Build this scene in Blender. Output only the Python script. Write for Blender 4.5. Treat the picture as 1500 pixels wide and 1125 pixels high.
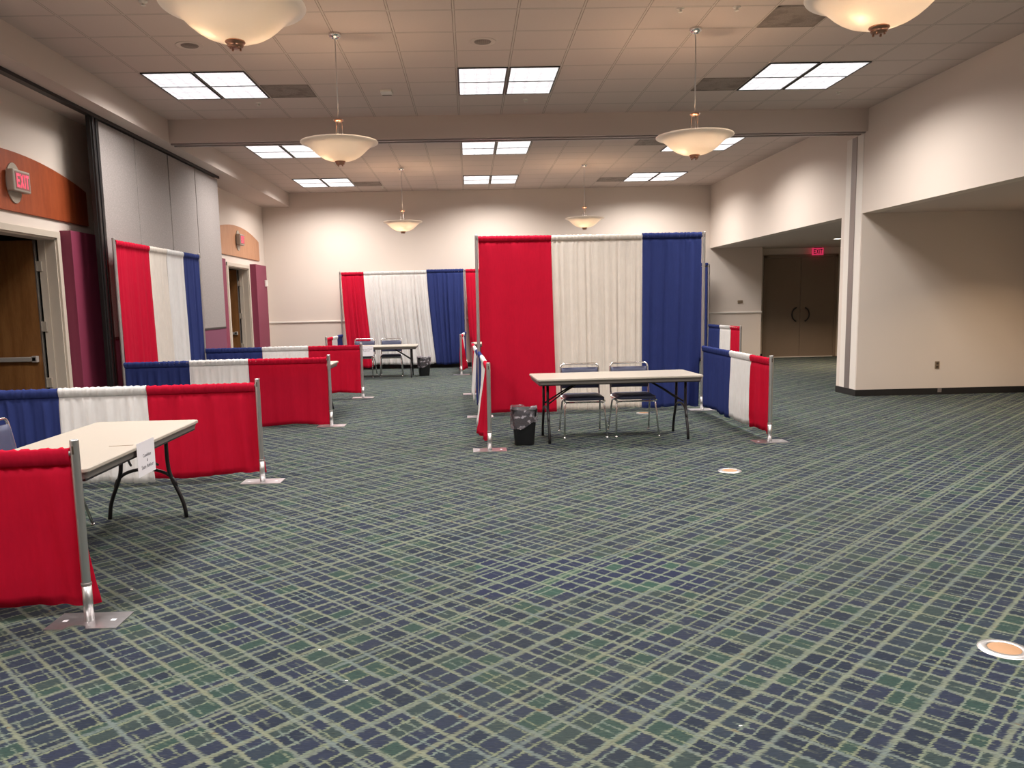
import bpy, bmesh, math, random
from mathutils import Vector, Matrix, noise

for o in list(bpy.data.objects):
    bpy.data.objects.remove(o, do_unlink=True)
S = bpy.context.scene
COL = S.collection
PI = math.pi

# ---------------------------------------------------------------- camera
H = 1.55
F_PX, PITCH, ROLL, YAW = 1170.54, 0.1269, -0.0214, 0.0191
PPX, PPY = 713.75, 593.13
cp, sp, cy, sy = math.cos(PITCH), math.sin(PITCH), math.cos(YAW), math.sin(YAW)
Fw = Vector((sy * cp, cy * cp, -sp)); Rt = Vector((cy, -sy, 0.0)); Up = Rt.cross(Fw)
cr, sr = math.cos(ROLL), math.sin(ROLL)
R2 = Rt * cr + Up * sr; U2 = -Rt * sr + Up * cr
cam_data = bpy.data.cameras.new('camera')
cam = bpy.data.objects.new('camera', cam_data); COL.objects.link(cam)
M = Matrix((R2, U2, -Fw)).transposed().to_4x4()
M.translation = Vector((0, 0, H))
cam.matrix_world = M
cam_data.sensor_fit = 'HORIZONTAL'; cam_data.sensor_width = 36.0
cam_data.lens = F_PX / 1500 * 36.0
cam_data.shift_x = (750 - PPX) / 1500.0
cam_data.shift_y = (PPY - 562.5) / 1500.0
cam_data.clip_end = 100
S.camera = cam

# ---------------------------------------------------------------- world, exposure
W = bpy.data.worlds.new('world'); S.world = W; W.use_nodes = True
W.node_tree.nodes['Background'].inputs[0].default_value = (1.0, 0.95, 0.9, 1)
W.node_tree.nodes['Background'].inputs[1].default_value = 0.0
S.view_settings.view_transform = 'Standard'; S.view_settings.look = 'None'
S.view_settings.gamma = 1.0; S.view_settings.use_curve_mapping = False
S.view_settings.exposure = 0.0
TROFFER_W = 30.0        # watts of each half fixture
TROFFER_COL = (1.0, 0.95, 0.915)
PENDANT_W = 22.0
PENDANT_COL = (1.0, 0.74, 0.52)
DOWN_W = 30.0

# ---------------------------------------------------------------- materials
def srgb(r, g, b):
    f = lambda c: (c / 255 / 12.92) if c / 255 <= 0.04045 else ((c / 255 + 0.055) / 1.055) ** 2.4
    return (f(r), f(g), f(b), 1.0)

class NT:
    def __init__(self, name):
        self.m = bpy.data.materials.new(name); self.m.use_nodes = True
        self.t = self.m.node_tree; self.b = self.t.nodes['Principled BSDF']; self.out = self.t.nodes['Material Output']
    def n(self, typ, **kw):
        nd = self.t.nodes.new(typ)
        for k, v in kw.items():
            if k in ('ins',):
                for i, x in v.items(): self.set(nd, i, x)
            else: setattr(nd, k, v)
        return nd
    def set(self, nd, i, x):
        if hasattr(x, 'is_output') or isinstance(x, bpy.types.NodeSocket): self.t.links.new(x, nd.inputs[i])
        else: nd.inputs[i].default_value = x
    def math(self, op, a, b=None, c=None, clamp=False):
        nd = self.n('ShaderNodeMath', operation=op, use_clamp=clamp)
        for i, x in enumerate((a, b, c)):
            if x is not None: self.set(nd, i, x)
        return nd.outputs[0]
    def mix(self, f, a, b, typ='MIX'):
        nd = self.n('ShaderNodeMix', data_type='RGBA', blend_type=typ)
        self.set(nd, 0, f); self.set(nd, 6, a); self.set(nd, 7, b)
        return nd.outputs[2]
    def noise(self, scale, detail=2.0, rough=0.5, vec=None, dims='3D', w=None):
        nd = self.n('ShaderNodeTexNoise', noise_dimensions=dims)
        nd.inputs['Scale'].default_value = scale; nd.inputs['Detail'].default_value = detail
        nd.inputs['Roughness'].default_value = rough
        if vec is not None: self.set(nd, 'Vector', vec)
        if w is not None: self.set(nd, 'W', w)
        return nd.outputs[0]
    def smooth(self, x, a, b, lo=0.0, hi=1.0):
        nd = self.n('ShaderNodeMapRange', interpolation_type='SMOOTHSTEP')
        self.set(nd, 0, x); self.set(nd, 1, a); self.set(nd, 2, b); self.set(nd, 3, lo); self.set(nd, 4, hi)
        return nd.outputs[0]
    def pos(self):
        return self.n('ShaderNodeNewGeometry').outputs['Position']
    def bump(self, h, strength, dist=0.002):
        nd = self.n('ShaderNodeBump'); self.set(nd, 'Height', h); nd.inputs['Strength'].default_value = strength
        nd.inputs['Distance'].default_value = dist
        self.set(self.b, 'Normal', nd.outputs[0])

def plain(name, col, rough=0.6, metal=0.0, vary=0.05, scale=4.0, bump=0.0, bscale=200.0, spec=0.5):
    k = NT(name)
    c = k.mix(k.noise(scale, 3.0, 0.6), [x * (1 - vary) for x in col[:3]] + [1], [min(1, x * (1 + vary)) for x in col[:3]] + [1])
    k.set(k.b, 'Base Color', c); k.b.inputs['Roughness'].default_value = rough; k.b.inputs['Metallic'].default_value = metal
    k.b.inputs['Specular IOR Level'].default_value = spec
    if bump: k.bump(k.noise(bscale, 2.0), bump)
    return k.m

def fabric(name, col, trans=0.38, edge=None):
    k = NT(name)
    tc = k.n('ShaderNodeTexCoord').outputs['Object']
    mp = k.n('ShaderNodeMapping'); k.set(mp, 0, tc); mp.inputs['Scale'].default_value = (1, 1, 0.2)
    n1 = k.noise(60, 3, 0.6, mp.outputs[0]); n2 = k.noise(5, 2, 0.5, tc)
    f = k.math('ADD', k.math('MULTIPLY', n1, 0.6), k.math('MULTIPLY', n2, 0.4))
    c = k.mix(f, [x * 0.86 for x in col[:3]] + [1], [min(1, x * 1.12) for x in col[:3]] + [1])
    k.set(k.b, 'Base Color', c); k.b.inputs['Roughness'].default_value = 0.85
    k.b.inputs['Specular IOR Level'].default_value = 0.08
    k.bump(k.noise(420, 2, 0.7, tc), 0.25, 0.001)
    tr = k.n('ShaderNodeBsdfTranslucent'); k.set(tr, 0, c)
    mx = k.n('ShaderNodeMixShader'); mx.inputs[0].default_value = trans
    k.t.links.new(k.b.outputs[0], mx.inputs[1]); k.t.links.new(tr.outputs[0], mx.inputs[2])
    k.t.links.new(mx.outputs[0], k.out.inputs[0])
    return k.m

def carpet_mat():
    k = NT('carpet')
    p = k.n('ShaderNodeSeparateXYZ'); k.set(p, 0, k.pos()); x, y = p.outputs[0], p.outputs[1]
    row = k.math('FLOOR', k.math('DIVIDE', y, 0.0065))
    wn = k.n('ShaderNodeTexWhiteNoise', noise_dimensions='1D'); k.set(wn, 'W', row)
    mp = k.n('ShaderNodeMapping'); k.set(mp, 0, k.pos()); mp.inputs['Scale'].default_value = (22, 190, 1)
    streak = k.noise(1.0, 1.5, 0.6, mp.outputs[0])
    jit = k.math('MULTIPLY', k.math('SUBTRACT', streak, 0.5), 0.055)
    nz = k.noise(9.0, 2.0, 0.6, k.pos())
    jx = k.math('ADD', k.math('ADD', x, jit), k.math('MULTIPLY', k.math('SUBTRACT', nz, 0.5), 0.010))
    A = math.radians(44); B = math.radians(-45.5)
    u = k.math('ADD', k.math('MULTIPLY', jx, -math.sin(A)), k.math('MULTIPLY', y, math.cos(A)))   # const on A lines
    v = k.math('ADD', k.math('MULTIPLY', jx, -math.sin(B)), k.math('MULTIPLY', y, math.cos(B)))   # const on B lines
    def lines(c, scale, wid, off):
        cc = k.math('ADD', c, off)
        vo = k.n('ShaderNodeTexVoronoi', voronoi_dimensions='1D', feature='DISTANCE_TO_EDGE')
        k.set(vo, 'W', cc); vo.inputs['Scale'].default_value = scale; vo.inputs['Randomness'].default_value = 0.85
        d = vo.outputs['Distance']
        vc = k.n('ShaderNodeTexVoronoi', voronoi_dimensions='1D', feature='F1')
        k.set(vc, 'W', cc); vc.inputs['Scale'].default_value = scale; vc.inputs['Randomness'].default_value = 0.85
        return k.smooth(d, wid * scale * 0.6, wid * scale * 1.2, 1.0, 0.0), vc.outputs['W']
    la, ida = lines(u, 13.0, 0.0055, 3.3)
    lb, idb = lines(v, 8.5, 0.0100, 7.7)
    lb2, idb2 = lines(v, 16.0, 0.0046, 1.7)
    la2, ida2 = lines(u, 4.2, 0.012, 9.1)
    # gaps in lines
    g = k.smooth(k.noise(7.0, 2.0, 0.6, k.pos()), 0.42, 0.56)
    lb2 = k.math('MULTIPLY', lb2, g)
    cv = k.n('ShaderNodeCombineXYZ'); k.set(cv, 0, ida); k.set(cv, 1, idb)
    w2 = k.n('ShaderNodeTexWhiteNoise', noise_dimensions='2D'); k.set(w2, 'Vector', cv.outputs[0])
    rv = w2.outputs[0]
    ramp = k.n('ShaderNodeValToRGB'); ramp.color_ramp.interpolation = 'CONSTANT'
    el = ramp.color_ramp.elements
    el[0].position = 0.0; el[0].color = srgb(46, 51, 68)
    el[1].position = 0.34; el[1].color = srgb(40, 46, 60)
    for ps, c in ((0.58, srgb(48, 56, 68)), (0.72, srgb(54, 65, 65)), (0.88, srgb(52, 70, 65))):
        e = el.new(ps); e.color = c
    k.set(ramp, 0, rv)
    cell = ramp.outputs[0]
    n3 = k.noise(3.0, 3.0, 0.6, k.pos()); n4 = k.noise(11.0, 2.0, 0.6, k.pos())
    khaki = k.mix(k.smooth(n3, 0.4, 0.62), srgb(122, 126, 106), srgb(106, 116, 112))
    khaki = k.mix(k.smooth(n4, 0.66, 0.76), khaki, srgb(116, 96, 66))
    thin = k.mix(k.smooth(n3, 0.35, 0.6), srgb(112, 124, 115), srgb(120, 126, 102))
    c = k.mix(k.math('MULTIPLY', la, 0.9), cell, thin)
    c = k.mix(k.math('MULTIPLY', la2, 0.8), c, khaki)
    c = k.mix(k.math('MULTIPLY', lb2, 0.8), c, thin)
    c = k.mix(k.math('MULTIPLY', lb, 0.92), c, khaki)
    # rib rows and wear
    mp2 = k.n('ShaderNodeMapping'); k.set(mp2, 0, k.pos()); mp2.inputs['Scale'].default_value = (40, 260, 1)
    st2 = k.noise(1.0, 1.0, 0.5, mp2.outputs[0])
    c = k.mix(k.math('MULTIPLY', k.smooth(st2, 0.5, 0.68), 0.45), c, srgb(36, 40, 44))
    c = k.mix(k.math('MULTIPLY', k.smooth(streak, 0.58, 0.74), 0.35), c, srgb(98, 104, 88))
    rib = k.math('MULTIPLY', wn.outputs[0], 0.14)
    c = k.mix(rib, c, srgb(30, 34, 36))
    wear = k.smooth(k.noise(0.55, 4.0, 0.6, k.pos()), 0.35, 0.7, 0.0, 0.22)
    c = k.mix(wear, c, srgb(66, 70, 64))
    # fresh replacement piece: cleaner, bluer pile inside a cut outline
    def inside(px, py, nx, ny):
        d = k.math('ADD', k.math('MULTIPLY', k.math('SUBTRACT', x, px), nx), k.math('MULTIPLY', k.math('SUBTRACT', y, py), ny))
        return k.smooth(d, -0.004, 0.004, 1.0, 0.0)
    m = inside(0.0, 0, -1, 0)
    for q in ((0.5, 4.095, 0.03, -1), (0.5, 4.71, 0, 1), (1.30, 4.25, 0.93, 0.36), (1.27, 4.14, 0.45, -0.9)):
        m = k.math('MULTIPLY', m, inside(*q))
    fresh = k.mix(la, srgb(40, 44, 68), srgb(114, 122, 108))
    fresh = k.mix(k.math('MULTIPLY', k.math('GREATER_THAN', rv, 0.8), k.math('SUBTRACT', 1.0, la)), fresh, srgb(52, 76, 68))
    fresh = k.mix(k.math('MULTIPLY', lb, 0.95), fresh, srgb(112, 122, 104))
    fresh = k.mix(k.math('MULTIPLY', la2, 0.7), fresh, srgb(106, 118, 98))
    c = k.mix(k.math('MULTIPLY', m, 0.7), c, fresh)
    dust = k.smooth(k.noise(0.22, 2.0, 0.5, k.pos()), 0.4, 0.65, 0.0, 1.0)
    k.set(k.b, 'Base Color', k.mix(k.math('MULTIPLY', dust, 0.10), c, srgb(74, 74, 64)))
    k.b.inputs['Roughness'].default_value = 1.0; k.b.inputs['Specular IOR Level'].default_value = 0.05
    k.bump(wn.outputs[0], 0.25, 0.002)
    return k.m

def ceiling_mat():
    k = NT('ceiling_tile')
    p = k.n('ShaderNodeSeparateXYZ'); k.set(p, 0, k.pos())
    def edge(c, o):
        fr = k.math('FRACT', k.math('DIVIDE', k.math('SUBTRACT', c, o), 0.6096))
        d = k.math('MINIMUM', fr, k.math('SUBTRACT', 1.0, fr))
        return k.math('MULTIPLY', d, 0.6096)
    d = k.math('MINIMUM', edge(p.outputs[0], -0.0889 - 6.096), edge(p.outputs[1], 9.682 - 30.48))
    bar = k.smooth(d, 0.007, 0.010, 1.0, 0.0)
    groove = k.math('MULTIPLY', k.smooth(d, 0.010, 0.017, 1.0, 0.0), k.math('SUBTRACT', 1.0, bar))
    tone = k.mix(k.noise(90, 3, 0.7, k.pos()), srgb(198, 183, 174), srgb(208, 193, 184))
    c = k.mix(groove, tone, srgb(138, 124, 114)); c = k.mix(bar, c, srgb(200, 188, 178))  # groove tint paints the shadow along the recessed tile edges
    k.set(k.b, 'Base Color', c); k.b.inputs['Roughness'].default_value = 0.9
    k.b.inputs['Specular IOR Level'].default_value = 0.2
    h = k.math('ADD', k.math('MULTIPLY', groove, -1.0), k.math('MULTIPLY', bar, -0.3))
    k.bump(h, 0.6, 0.006)
    return k.m

def wood_mat(name, a, b, rough=0.45, scale=1.0, axis=(3, 3, 0.35)):
    k = NT(name)
    tc = k.n('ShaderNodeTexCoord').outputs['Object']
    mp = k.n('ShaderNodeMapping'); k.set(mp, 0, tc); mp.inputs['Scale'].default_value = [s * scale for s in axis]
    f = k.math('ADD', k.math('MULTIPLY', k.noise(6, 5, 0.65, mp.outputs[0]), 0.7), k.math('MULTIPLY', k.noise(40, 3, 0.7, mp.outputs[0]), 0.3))
    k.set(k.b, 'Base Color', k.mix(k.smooth(f, 0.3, 0.7), a, b)); k.b.inputs['Roughness'].default_value = rough
    return k.m

def diffuser_mat():
    k = NT('light_diffuser')
    p = k.n('ShaderNodeSeparateXYZ'); k.set(p, 0, k.pos())
    cx = k.math('ABSOLUTE', k.math('SINE', k.math('MULTIPLY', p.outputs[0], PI / 0.1524)))
    cy_ = k.math('ABSOLUTE', k.math('SINE', k.math('MULTIPLY', p.outputs[1], PI / 0.2032)))
    cell = k.math('MULTIPLY', cx, cy_)
    n = k.noise(9.0, 2.0, 0.5, k.pos())
    f = k.smooth(k.math('ADD', cell, k.math('MULTIPLY', k.math('SUBTRACT', n, 0.5), 0.5)), 0.05, 0.5)
    k.set(k.b, 'Base Color', (0.8, 0.8, 0.8, 1))
    k.set(k.b, 'Emission Color', k.mix(f, (0.66, 0.65, 0.69, 1), (1, 0.985, 0.99, 1)))
    k.b.inputs['Emission Strength'].default_value = 1.12
    return k.m

def bowl_mat():
    k = NT('frosted_glass')
    k.set(k.b, 'Base Color', k.mix(k.noise(5, 2, 0.5, k.pos()), srgb(236, 222, 205), srgb(246, 236, 222)))
    k.b.inputs['Roughness'].default_value = 0.35
    tr = k.n('ShaderNodeBsdfTranslucent'); tr.inputs[0].default_value = (0.97, 0.92, 0.86, 1)
    mx = k.n('ShaderNodeMixShader'); mx.inputs[0].default_value = 0.36
    k.t.links.new(k.b.outputs[0], mx.inputs[1]); k.t.links.new(tr.outputs[0], mx.inputs[2])
    k.t.links.new(mx.outputs[0], k.out.inputs[0])
    return k.m

def liner_mat():
    k = NT('plastic_liner')
    k.set(k.b, 'Base Color', k.mix(k.noise(18, 2, 0.5), srgb(185, 178, 184), srgb(215, 210, 214)))
    k.b.inputs['Roughness'].default_value = 0.18
    k.bump(k.noise(14, 2, 0.6), 0.6, 0.01)
    tr = k.n('ShaderNodeBsdfTransparent'); tr.inputs[0].default_value = (0.9, 0.88, 0.9, 1)
    mx = k.n('ShaderNodeMixShader'); k.set(mx, 0, k.smooth(k.noise(5, 2, 0.5), 0.52, 0.68, 0.93, 0.45))  # whiter, denser noise creases stand in for highlights on the film
    k.t.links.new(k.b.outputs[0], mx.inputs[1]); k.t.links.new(tr.outputs[0], mx.inputs[2])
    k.t.links.new(mx.outputs[0], k.out.inputs[0])
    return k.m

def partition_mat():
    k = NT('partition_fabric')
    n = k.n('ShaderNodeTexVoronoi'); k.set(n, 'Vector', k.pos()); n.inputs['Scale'].default_value = 60
    f = k.math('ADD', k.math('MULTIPLY', n.outputs[0], 0.5), k.math('MULTIPLY', k.noise(150, 3, 0.7, k.pos()), 0.5))
    k.set(k.b, 'Base Color', k.mix(f, srgb(128, 121, 118), srgb(166, 158, 154))); k.b.inputs['Roughness'].default_value = 0.9
    k.b.inputs['Specular IOR Level'].default_value = 0.2
    k.bump(f, 0.4, 0.004)
    return k.m

def glow(name, col, strength):
    k = NT(name); k.set(k.b, 'Base Color', k.mix(k.noise(30), col, [c * 0.9 for c in col[:3]] + [1])); k.set(k.b, 'Emission Color', col)
    k.b.inputs['Emission Strength'].default_value = strength
    return k.m

def perforated_mat():
    k = NT('perforated_vent')
    n = k.n('ShaderNodeTexVoronoi'); k.set(n, 'Vector', k.pos()); n.inputs['Scale'].default_value = 90; n.inputs['Randomness'].default_value = 0.1
    f = k.smooth(n.outputs[0], 0.3, 0.45)
    d = k.smooth(k.noise(6, 4, 0.6, k.pos()), 0.45, 0.65)
    c = k.mix(f, srgb(96, 84, 76), srgb(150, 136, 126)); c = k.mix(k.math('MULTIPLY', d, 0.5), c, srgb(92, 80, 72))
    k.set(k.b, 'Base Color', c); k.b.inputs['Roughness'].default_value = 0.7
    return k.m

MAT = dict(
    carpet=carpet_mat(), ceil=ceiling_mat(),
    wall=plain('wall_paint', srgb(222, 209, 197), 0.75, vary=0.02, bump=0.08, bscale=260, spec=0.3),
    soffit=plain('soffit_paint', srgb(206, 192, 182), 0.8, vary=0.02, spec=0.3),
    trimw=plain('trim_paint', srgb(232, 224, 214), 0.5, vary=0.02),
    frame=plain('door_frame_paint', srgb(200, 188, 172), 0.5, vary=0.03),
    base=plain('rubber_base', srgb(30, 28, 28), 0.5),
    maroon=plain('maroon_paint', srgb(128, 46, 72), 0.6, vary=0.04),
    maroonf=plain('maroon_fabric', srgb(118, 60, 84), 0.9, vary=0.06, scale=40),
    black=plain('black_metal', srgb(24, 22, 23), 0.4, vary=0.1),
    dark=plain('dark_trim', srgb(48, 42, 40), 0.5),
    chrome=plain('chrome', (0.82, 0.80, 0.78, 1), 0.18, 1.0, vary=0.03),
    alu=plain('brushed_aluminium', (0.62, 0.61, 0.60, 1), 0.38, 1.0, vary=0.08, scale=20),
    plate=plain('steel_plate', (0.60, 0.57, 0.58, 1), 0.32, 0.9, vary=0.15, scale=9),
    greych=plain('grey_channel', srgb(150, 140, 136), 0.4, 0.5, vary=0.05),
    part=partition_mat(),
    red=fabric('red_fabric', srgb(212, 30, 62)), white=fabric('white_fabric', srgb(248, 244, 241), 0.42),
    cream=fabric('cream_fabric', srgb(242, 235, 226), 0.42),
    blue=fabric('blue_fabric', srgb(62, 74, 134)),
    archw=wood_mat('cherry_veneer', srgb(140, 62, 30), srgb(166, 80, 42)),
    archl=wood_mat('light_veneer', srgb(176, 124, 90), srgb(192, 140, 104)),
    doorw=wood_mat('oak_door', srgb(122, 80, 42), srgb(150, 104, 60), 0.4),
    taupe=plain('taupe_door', srgb(140, 122, 106), 0.5, vary=0.06),
    ttop=plain('table_laminate', srgb(178, 169, 156), 0.4, vary=0.03, scale=30),
    tedge=plain('table_edge', srgb(112, 105, 100), 0.4, vary=0.04),
    vinyl=plain('slate_vinyl', srgb(74, 78, 104), 0.45, vary=0.06, bump=0.1, bscale=300),
    paper=plain('paper', srgb(232, 228, 232), 0.7, vary=0.01),
    ink=plain('ink', srgb(70, 68, 78), 0.8),
    bin=plain('black_plastic', srgb(22, 22, 24), 0.45, vary=0.1), liner=liner_mat(),
    diff=diffuser_mat(), bowl=bowl_mat(), bulb=glow('bulb_glow', (1.0, 0.75, 0.45, 1), 20.0),
    copper=plain('bronze_finial', (0.45, 0.24, 0.16, 1), 0.3, 1.0, vary=0.1),
    brass=plain('brass_cover', srgb(176, 134, 96), 0.6, 0.1, vary=0.12, scale=60),
    signg=plain('sign_housing', srgb(172, 162, 148), 0.4, 0.2), exitred=glow('exit_red', (1.0, 0.10, 0.18, 1), 0.5),
    exitface=plain('exit_face', srgb(150, 98, 94), 0.5), exitpink=glow('exit_face_lit', (1.0, 0.05, 0.16, 1), 0.5),
    bar=plain('push_bar_silver', srgb(178, 172, 166), 0.35, 0.2),
    vent=perforated_mat(), offw=plain('off_white_plastic', srgb(222, 216, 206), 0.5),
    outlet=plain('outlet_plate', srgb(140, 122, 100), 0.4, 0.3), socket=plain('socket_dark', srgb(70, 56, 44), 0.5),
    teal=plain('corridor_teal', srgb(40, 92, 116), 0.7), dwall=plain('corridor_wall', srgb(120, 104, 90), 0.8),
    speck=plain('lint', srgb(220, 220, 215), 0.8), downl=glow('downlight_lens', (1.0, 0.9, 0.75, 1), 6.0),
    pinkshine=plain('pink_strip', srgb(190, 70, 100), 0.5),
)

# ---------------------------------------------------------------- mesh helpers
def bm_new(): return bmesh.new()

def add_box(bm, a, b, bev=0.0, mat=0):
    x0, y0, z0 = [min(p, q) for p, q in zip(a, b)]; x1, y1, z1 = [max(p, q) for p, q in zip(a, b)]
    vs = [bm.verts.new(v) for v in ((x0, y0, z0), (x1, y0, z0), (x1, y1, z0), (x0, y1, z0), (x0, y0, z1), (x1, y0, z1), (x1, y1, z1), (x0, y1, z1))]
    fs = [bm.faces.new([vs[i] for i in q]) for q in ((0, 3, 2, 1), (4, 5, 6, 7), (0, 1, 5, 4), (1, 2, 6, 5), (2, 3, 7, 6), (3, 0, 4, 7))]
    for f in fs: f.material_index = mat
    if bev:
        es = list({e for f in fs for e in f.edges})
        bmesh.ops.bevel(bm, geom=es, offset=bev, segments=2, affect='EDGES', profile=0.5)
    return bm

def add_prism(bm, pts, a0, a1, axis='z', mat=0):
    """pts: 2D outline; extruded along axis from a0 to a1."""
    def P(p, a):
        return {'z': (p[0], p[1], a), 'x': (a, p[0], p[1]), 'y': (p[0], a, p[1])}[axis]
    A = [bm.verts.new(P(p, a0)) for p in pts]; B = [bm.verts.new(P(p, a1)) for p in pts]
    n = len(pts)
    fs = [bm.faces.new(A[::-1]), bm.faces.new(B)] + [bm.faces.new((A[i], A[(i + 1) % n], B[(i + 1) % n], B[i])) for i in range(n)]
    for f in fs: f.material_index = mat
    return fs

def smooth_path(pts, rad=0.04, seg=5):
    """round the corners of a polyline"""
    pts = [Vector(p) for p in pts]; out = [pts[0]]
    for i in range(1, len(pts) - 1):
        p, a, b = pts[i], pts[i - 1], pts[i + 1]
        r = min(rad, (p - a).length * 0.49, (b - p).length * 0.49)
        s = p + (a - p).normalized() * r; e = p + (b - p).normalized() * r
        for j in range(seg + 1):
            t = j / seg
            out.append(s * (1 - t) ** 2 + p * 2 * t * (1 - t) + e * t * t)
    out.append(pts[-1])
    return out

def add_tube(bm, pts, r, seg=10, cap=True, rz=None):
    pts = [Vector(p) for p in pts]; rings = []
    t0 = (pts[1] - pts[0]).normalized()
    ref = Vector((0, 0, 1)) if abs(t0.z) < 0.9 else Vector((1, 0, 0))
    n = t0.cross(ref).normalized()
    for i, p in enumerate(pts):
        if i == 0: t = t0
        elif i == len(pts) - 1: t = (pts[-1] - pts[-2]).normalized()
        else: t = ((pts[i] - pts[i - 1]).normalized() + (pts[i + 1] - pts[i]).normalized()).normalized()
        n = (n - t * n.dot(t)).normalized(); b = t.cross(n)
        rr = r[i] if isinstance(r, (list, tuple)) else r
        rings.append([bm.verts.new(p + (n * math.cos(2 * PI * k / seg) + b * math.sin(2 * PI * k / seg)) * rr) for k in range(seg)])
    for a, b in zip(rings, rings[1:]):
        for k in range(seg):
            f = bm.faces.new((a[k], a[(k + 1) % seg], b[(k + 1) % seg], b[k])); f.smooth = True
    if cap:
        bm.faces.new(rings[0][::-1]); bm.faces.new(rings[-1])
    return bm

def add_lathe(bm, prof, c=(0, 0, 0), seg=40, smooth=True):
    c = Vector(c); rings = []
    for r, z in prof:
        if r < 1e-6: rings.append([bm.verts.new(c + Vector((0, 0, z)))])
        else: rings.append([bm.verts.new(c + Vector((r * math.cos(2 * PI * k / seg), r * math.sin(2 * PI * k / seg), z))) for k in range(seg)])
    for a, b in zip(rings, rings[1:]):
        for k in range(seg):
            k2 = (k + 1) % seg
            if len(a) == 1 and len(b) == 1: continue
            if len(a) == 1: f = bm.faces.new((a[0], b[k2], b[k]))
            elif len(b) == 1: f = bm.faces.new((a[k], a[k2], b[0]))
            else: f = bm.faces.new((a[k], a[k2], b[k2], b[k]))
            f.smooth = smooth
    return bm

def obj(name, bm, mats, parent=None, loc=None, rz=0.0):
    bmesh.ops.recalc_face_normals(bm, faces=bm.faces[:])
    me = bpy.data.meshes.new(name); bm.to_mesh(me); bm.free()
    for m in (mats if isinstance(mats, (list, tuple)) else [mats]): me.materials.append(MAT[m])
    o = bpy.data.objects.new(name, me); COL.objects.link(o)
    if parent: o.parent = parent
    if loc is not None: o.location = loc
    o.rotation_euler.z = rz
    return o

def tag(o, label, cat, group=None, kind=None):
    o['label'] = label; o['category'] = cat
    if group: o['group'] = group
    if kind: o['kind'] = kind
    return o

def thing(name, label, cat, loc=(0, 0, 0), rz=0.0, group=None):
    o = bpy.data.objects.new(name, None); COL.objects.link(o); o.empty_display_size = 0.1
    o.location = loc; o.rotation_euler.z = rz
    return tag(o, label, cat, group)

def struct(name, bm, m, label=None, cat=None):
    o = obj(name, bm, m); o['kind'] = 'structure'
    if label: o['label'] = label
    o['category'] = cat or name.split('_')[0]
    return o

def dup(root, loc, rz=0.0, label=None, group=None):
    r = root.copy(); COL.objects.link(r); r.location = loc; r.rotation_euler = (0, 0, rz)
    if label: r['label'] = label
    if group: r['group'] = group
    for ch in list(root.children):
        c = ch.copy(); COL.objects.link(c); c.parent = r
        for g in list(ch.children):
            d = g.copy(); COL.objects.link(d); d.parent = c
    return r

# ---------------------------------------------------------------- the room
CZ = 4.264; XL = -4.95; XR = 5.92; YB = 19.8; Y0 = -5.0; SX = -4.29; SZ = 3.945; BH = 2.765
bm = bm_new(); add_box(bm, (-8.2, Y0 - .2, -0.1), (12.2, 21.2, 0.0))
struct('floor', bm, 'carpet', 'blue and green carpet with a diagonal crosshatch pattern', 'floor')
bm = bm_new(); add_box(bm, (SX - .7, Y0, CZ), (XR + .2, YB + .2, CZ + 0.15))
struct('ceiling', bm, 'ceil', 'suspended ceiling of square off-white tiles', 'ceiling')
# left wall with two door openings
D1 = (8.20, 9.87, 2.43); D2 = (16.72, 18.25, 2.42)
bm = bm_new()
for a, b, z in ((Y0, D1[0], 0), (D1[0], D1[1], D1[2]), (D1[1], D2[0], 0), (D2[0], D2[1], D2[2]), (D2[1], YB, 0)):
    add_box(bm, (XL - .2, a, z), (XL, b, CZ))
struct('wall_left', bm, 'wall', 'cream painted wall with two doorways', 'wall')
bm = bm_new(); add_box(bm, (XL, YB, 0), (7.22, YB + .15, CZ)); 
struct('wall_far', bm, 'wall', 'tall cream wall at the far end', 'wall')
bm = bm_new(); add_box(bm, (7.22, 20.4, 0), (12.0, 20.6, CZ)); add_box(bm, (7.12, YB + .15, 0), (7.22, 20.6, BH))
struct('wall_recess', bm, 'wall', 'wall around the brown double doors', 'wall')
bm = bm_new(); add_box(bm, (XL - .2, Y0 - .2, 0), (9, Y0, CZ)); struct('wall_behind', bm, 'wall')
bm = bm_new(); add_box(bm, (XR, Y0, BH), (XR + .2, YB, CZ))
struct('wall_right', bm, 'wall', 'cream bulkhead wall above the side alcoves', 'wall')
bm = bm_new(); add_box(bm, (XR, 12.13, 0), (8.6, 12.8, BH))
struct('wall_partition', bm, 'wall', 'cream wall and pillar between the two alcoves', 'wall')
bm = bm_new(); add_box(bm, (8.6, Y0, 0), (8.8, 12.8, BH)); struct('wall_alcove', bm, 'wall', 'side wall of the near alcove', 'wall')
bm = bm_new(); add_box(bm, (12.0, 12.8, 0), (12.2, 20.6, BH)); add_box(bm, (8.6, 12.7, 0), (12.0, 12.8, BH)); struct('wall_lobby', bm, 'wall')
bm = bm_new(); add_box(bm, (XR + .2, Y0, BH), (12.2, 20.6, BH + .12)); 
struct('ceiling_alcove', bm, 'soffit', 'lower flat ceiling over the alcoves', 'ceiling')
bm = bm_new(); add_box(bm, (XL, Y0, SZ), (SX, YB, CZ))
struct('ceiling_soffit', bm, 'soffit', 'boxed soffit along the left side of the ceiling', 'soffit')
bm = bm_new(); add_box(bm, (SX, 12.05, 3.945), (XR, 12.36, CZ))
struct('ceiling_beam', bm, 'soffit', 'drop beam across the ceiling between the two halves', 'beam')
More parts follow.
